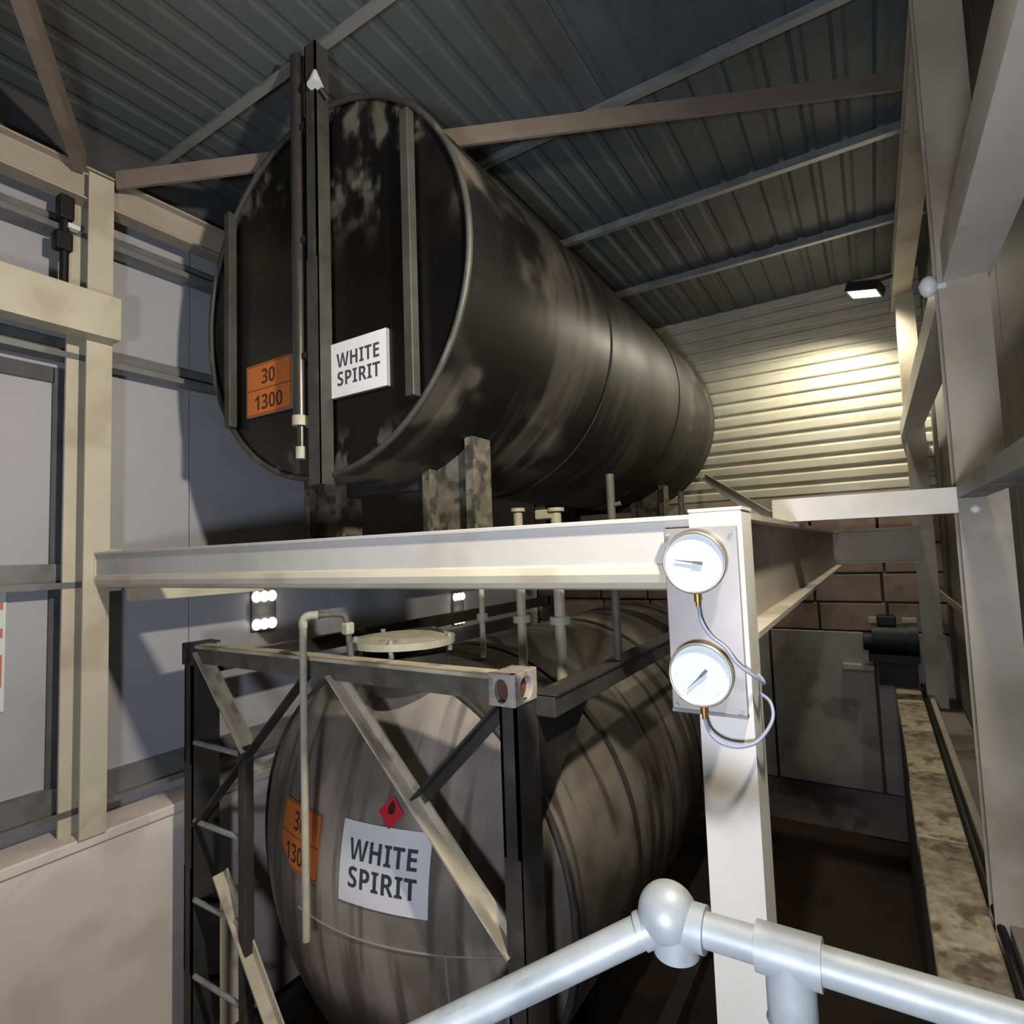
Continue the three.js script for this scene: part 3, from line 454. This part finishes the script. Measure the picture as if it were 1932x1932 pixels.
{
  const t = thing('added_lamp', P(-0.06, -1.65, -0.95), 'added unseen tripod lamp on the walkway for cool foreground light', 'lamp'), L = LAMP3.clone().sub(t.position);  // put in to supply the cool light, no lamp seen here
  const d = AIM3.clone().sub(LAMP3).normalize(), q = new THREE.Quaternion().setFromUnitVectors(ZV, d), put = g => g.applyQuaternion(q).translate(L.x, L.y, L.z);
  part('housing', [put(box(0.34, 0.02, 0.1, 0, 0.13, -0.08)), put(box(0.34, 0.02, 0.1, 0, -0.13, -0.08)), put(box(0.02, 0.26, 0.1, 0.17, 0, -0.08)), put(box(0.02, 0.26, 0.1, -0.17, 0, -0.08)), put(box(0.34, 0.26, 0.02, 0, 0, -0.13))], M.housing, t);
  part('lens', put(box(0.3, 0.22, 0.01, 0, 0, -0.05)), M.glow, t);
  const top = new THREE.Vector3(L.x, L.y - 0.2, L.z - 0.02 + 0.1); part('pole', rod(new THREE.Vector3(L.x, 0.5, L.z + 0.09), new THREE.Vector3(L.x, L.y - 0.08, L.z + 0.09), 0.014), M.housing, t);
  for (const a of [0.5, 2.6, 4.7]) part('leg', rod(new THREE.Vector3(L.x, 0.55, L.z + 0.09), new THREE.Vector3(L.x - 0.06 + 0.17 * Math.cos(a), 0.012, L.z + 0.09 + 0.25 * Math.sin(a)), 0.01), M.housing, t);
}
function ledLamp(y0, y1, z, label) {
  const A = P(-3.985, (y0 + y1) / 2, z), t = thing('wall_lamp', A, label, 'lamp', 'bright lamps on the left wall');
  part('backing', span([-3.998, y1 - 0.05, z - 0.1], [-3.975, y0 + 0.05, z + 0.1], A, 0.005), M.darkGrey, t);
  for (const y of [y0, y1]) for (const k of [-1, 0, 1]) { const l = part('lamp_lens', new THREE.SphereGeometry(0.042, 20, 14).scale(0.4, 1, 0.95).translate(P(-3.965, 0, 0).x - A.x, P(0, y, 0).y - A.y, -k * 0.066), M.led, t); l.castShadow = false; }
  const l = new THREE.PointLight(0xfff0dc, 0.025, 0, 2); l.position.copy(P(-3.9, (y0 + y1) / 2, z)); l.castShadow = true; scene.add(l);
}
ledLamp(-0.268, -0.475, 2.75, 'bright two-row lamp on left wall, nearer of the pair');
ledLamp(-0.475, -0.735, 5.18, 'bright two-row lamp on left wall seen narrow, farther one');

// ================================================================ SMALL THINGS
{
  const A = P(0.25, 0.99, 2.78), t = thing('bulkhead_fitting', A, 'small white round fitting beside the near right column', 'fitting');
  part('dome', new THREE.SphereGeometry(0.034, 24, 16).scale(0.9, 1.25, 0.9), M.whitePlastic, t);
  part('bracket', box(0.06, 0.02, 0.02, 0.03, 0, -0.03), M.whitePlastic, t);
}
{
  const A = P(0.336, 0.1, 2.8), t = thing('bolt_cap', A, 'tiny white bolt cap on the near right column', 'bolt');
  part('cap', new THREE.SphereGeometry(0.016, 16, 12).scale(1, 1, 0.7), M.whitePlastic, t); part('washer', rod(new THREE.Vector3(0, 0, -0.008), new THREE.Vector3(0, 0, 0), 0.02), M.galv, t);
}
{
  const A = P(-3.8, 1.915, 1.372), t = thing('cable_gland', A, 'black cable fittings hanging beside the left column top', 'cable fitting');
  part('upper_box', rbox(0.07, 0.14, 0.075, 0.012, 0, 0.14, 0), M.black, t);
  part('lower_box', rbox(0.07, 0.11, 0.085, 0.012, 0, -0.06, 0.01), M.black, t);
  part('cable', [rod(new THREE.Vector3(0, -0.36, 0), new THREE.Vector3(0, 0.22, 0), 0.022)], M.black, t);
  part('clip', rbox(0.05, 0.03, 0.06, 0.006, 0.01, 0.04, -0.035), M.whitePlastic, t);
}
{
  const A = P(-3.985, -0.42, 1.1), t = thing('wall_notice', A, 'white notice with red print at left picture edge', 'sign');
  part('board', span([-3.998, -0.75, 0.9], [-3.99, -0.12, 1.208], A), M.whitePlastic, t);
  const redInk = mat({ color: 0xc07a6a, roughness: 0.6 });
  for (const [a, b] of [[-0.21, -0.17], [-0.36, -0.31], [-0.62, -0.45]]) part('red_stripe', span([-3.99, a, 0.92], [-3.986, b, 1.194], A), redInk, t);
}
{
  const A = P(0.1, -1.0, 6.9), t = thing('pump_unit', A, 'black pump unit on the far wall above coping slabs', 'pump');
  part('motor', [rod(P(-0.08, -0.98, 6.86), P(0.26, -0.98, 6.86), 0.13, A, 24), rod(P(0.22, -0.98, 6.86), P(0.3, -0.98, 6.86), 0.15, A, 24)], M.darkGreen, t);
  part('terminal_box', rbox(0.16, 0.1, 0.14, 0.015, P(0.05, 0, 0).x - A.x, 0.19, P(0, 0, 6.86).z - A.z), M.black, t);
  part('casing', [rod(P(-0.16, -1.02, 6.86), P(-0.08, -1.02, 6.86), 0.09, A, 24)], M.black, t);
  part('base_plate', span([-0.12, -1.2, 6.75], [0.3, -1.13, 7.0], A), M.black, t);
  part('bracket', span([-0.05, -1.45, 6.88], [0.28, -1.2, 7.0], A), M.black, t);
  part('outlet_strip', span([-0.1, -0.84, 6.9], [0.0, -0.79, 6.99], A), M.paleSteel, t); part('outlet_strip', span([0.18, -0.83, 6.9], [0.3, -0.79, 6.99], A), M.paleSteel, t);
}
tag(part('wall_bracket', span([-0.36, -1.33, 6.92], [-0.08, -1.27, 7.0], undefined, 0.006), M.paleSteel), 'short pale bracket strip on dark far panels', 'bracket');
tag(part('cable_run', tube([P(0.3, -1.43, 6.9), P(0.305, -1.44, 5.2), P(0.3, -1.44, 3.5), P(0.302, -1.44, 2.0), P(0.3, -1.44, 0.3)], 0.015, undefined, 60, 8), M.black), 'black cable lying along the right coping slabs', 'cable');

renderer.render(scene, camera);
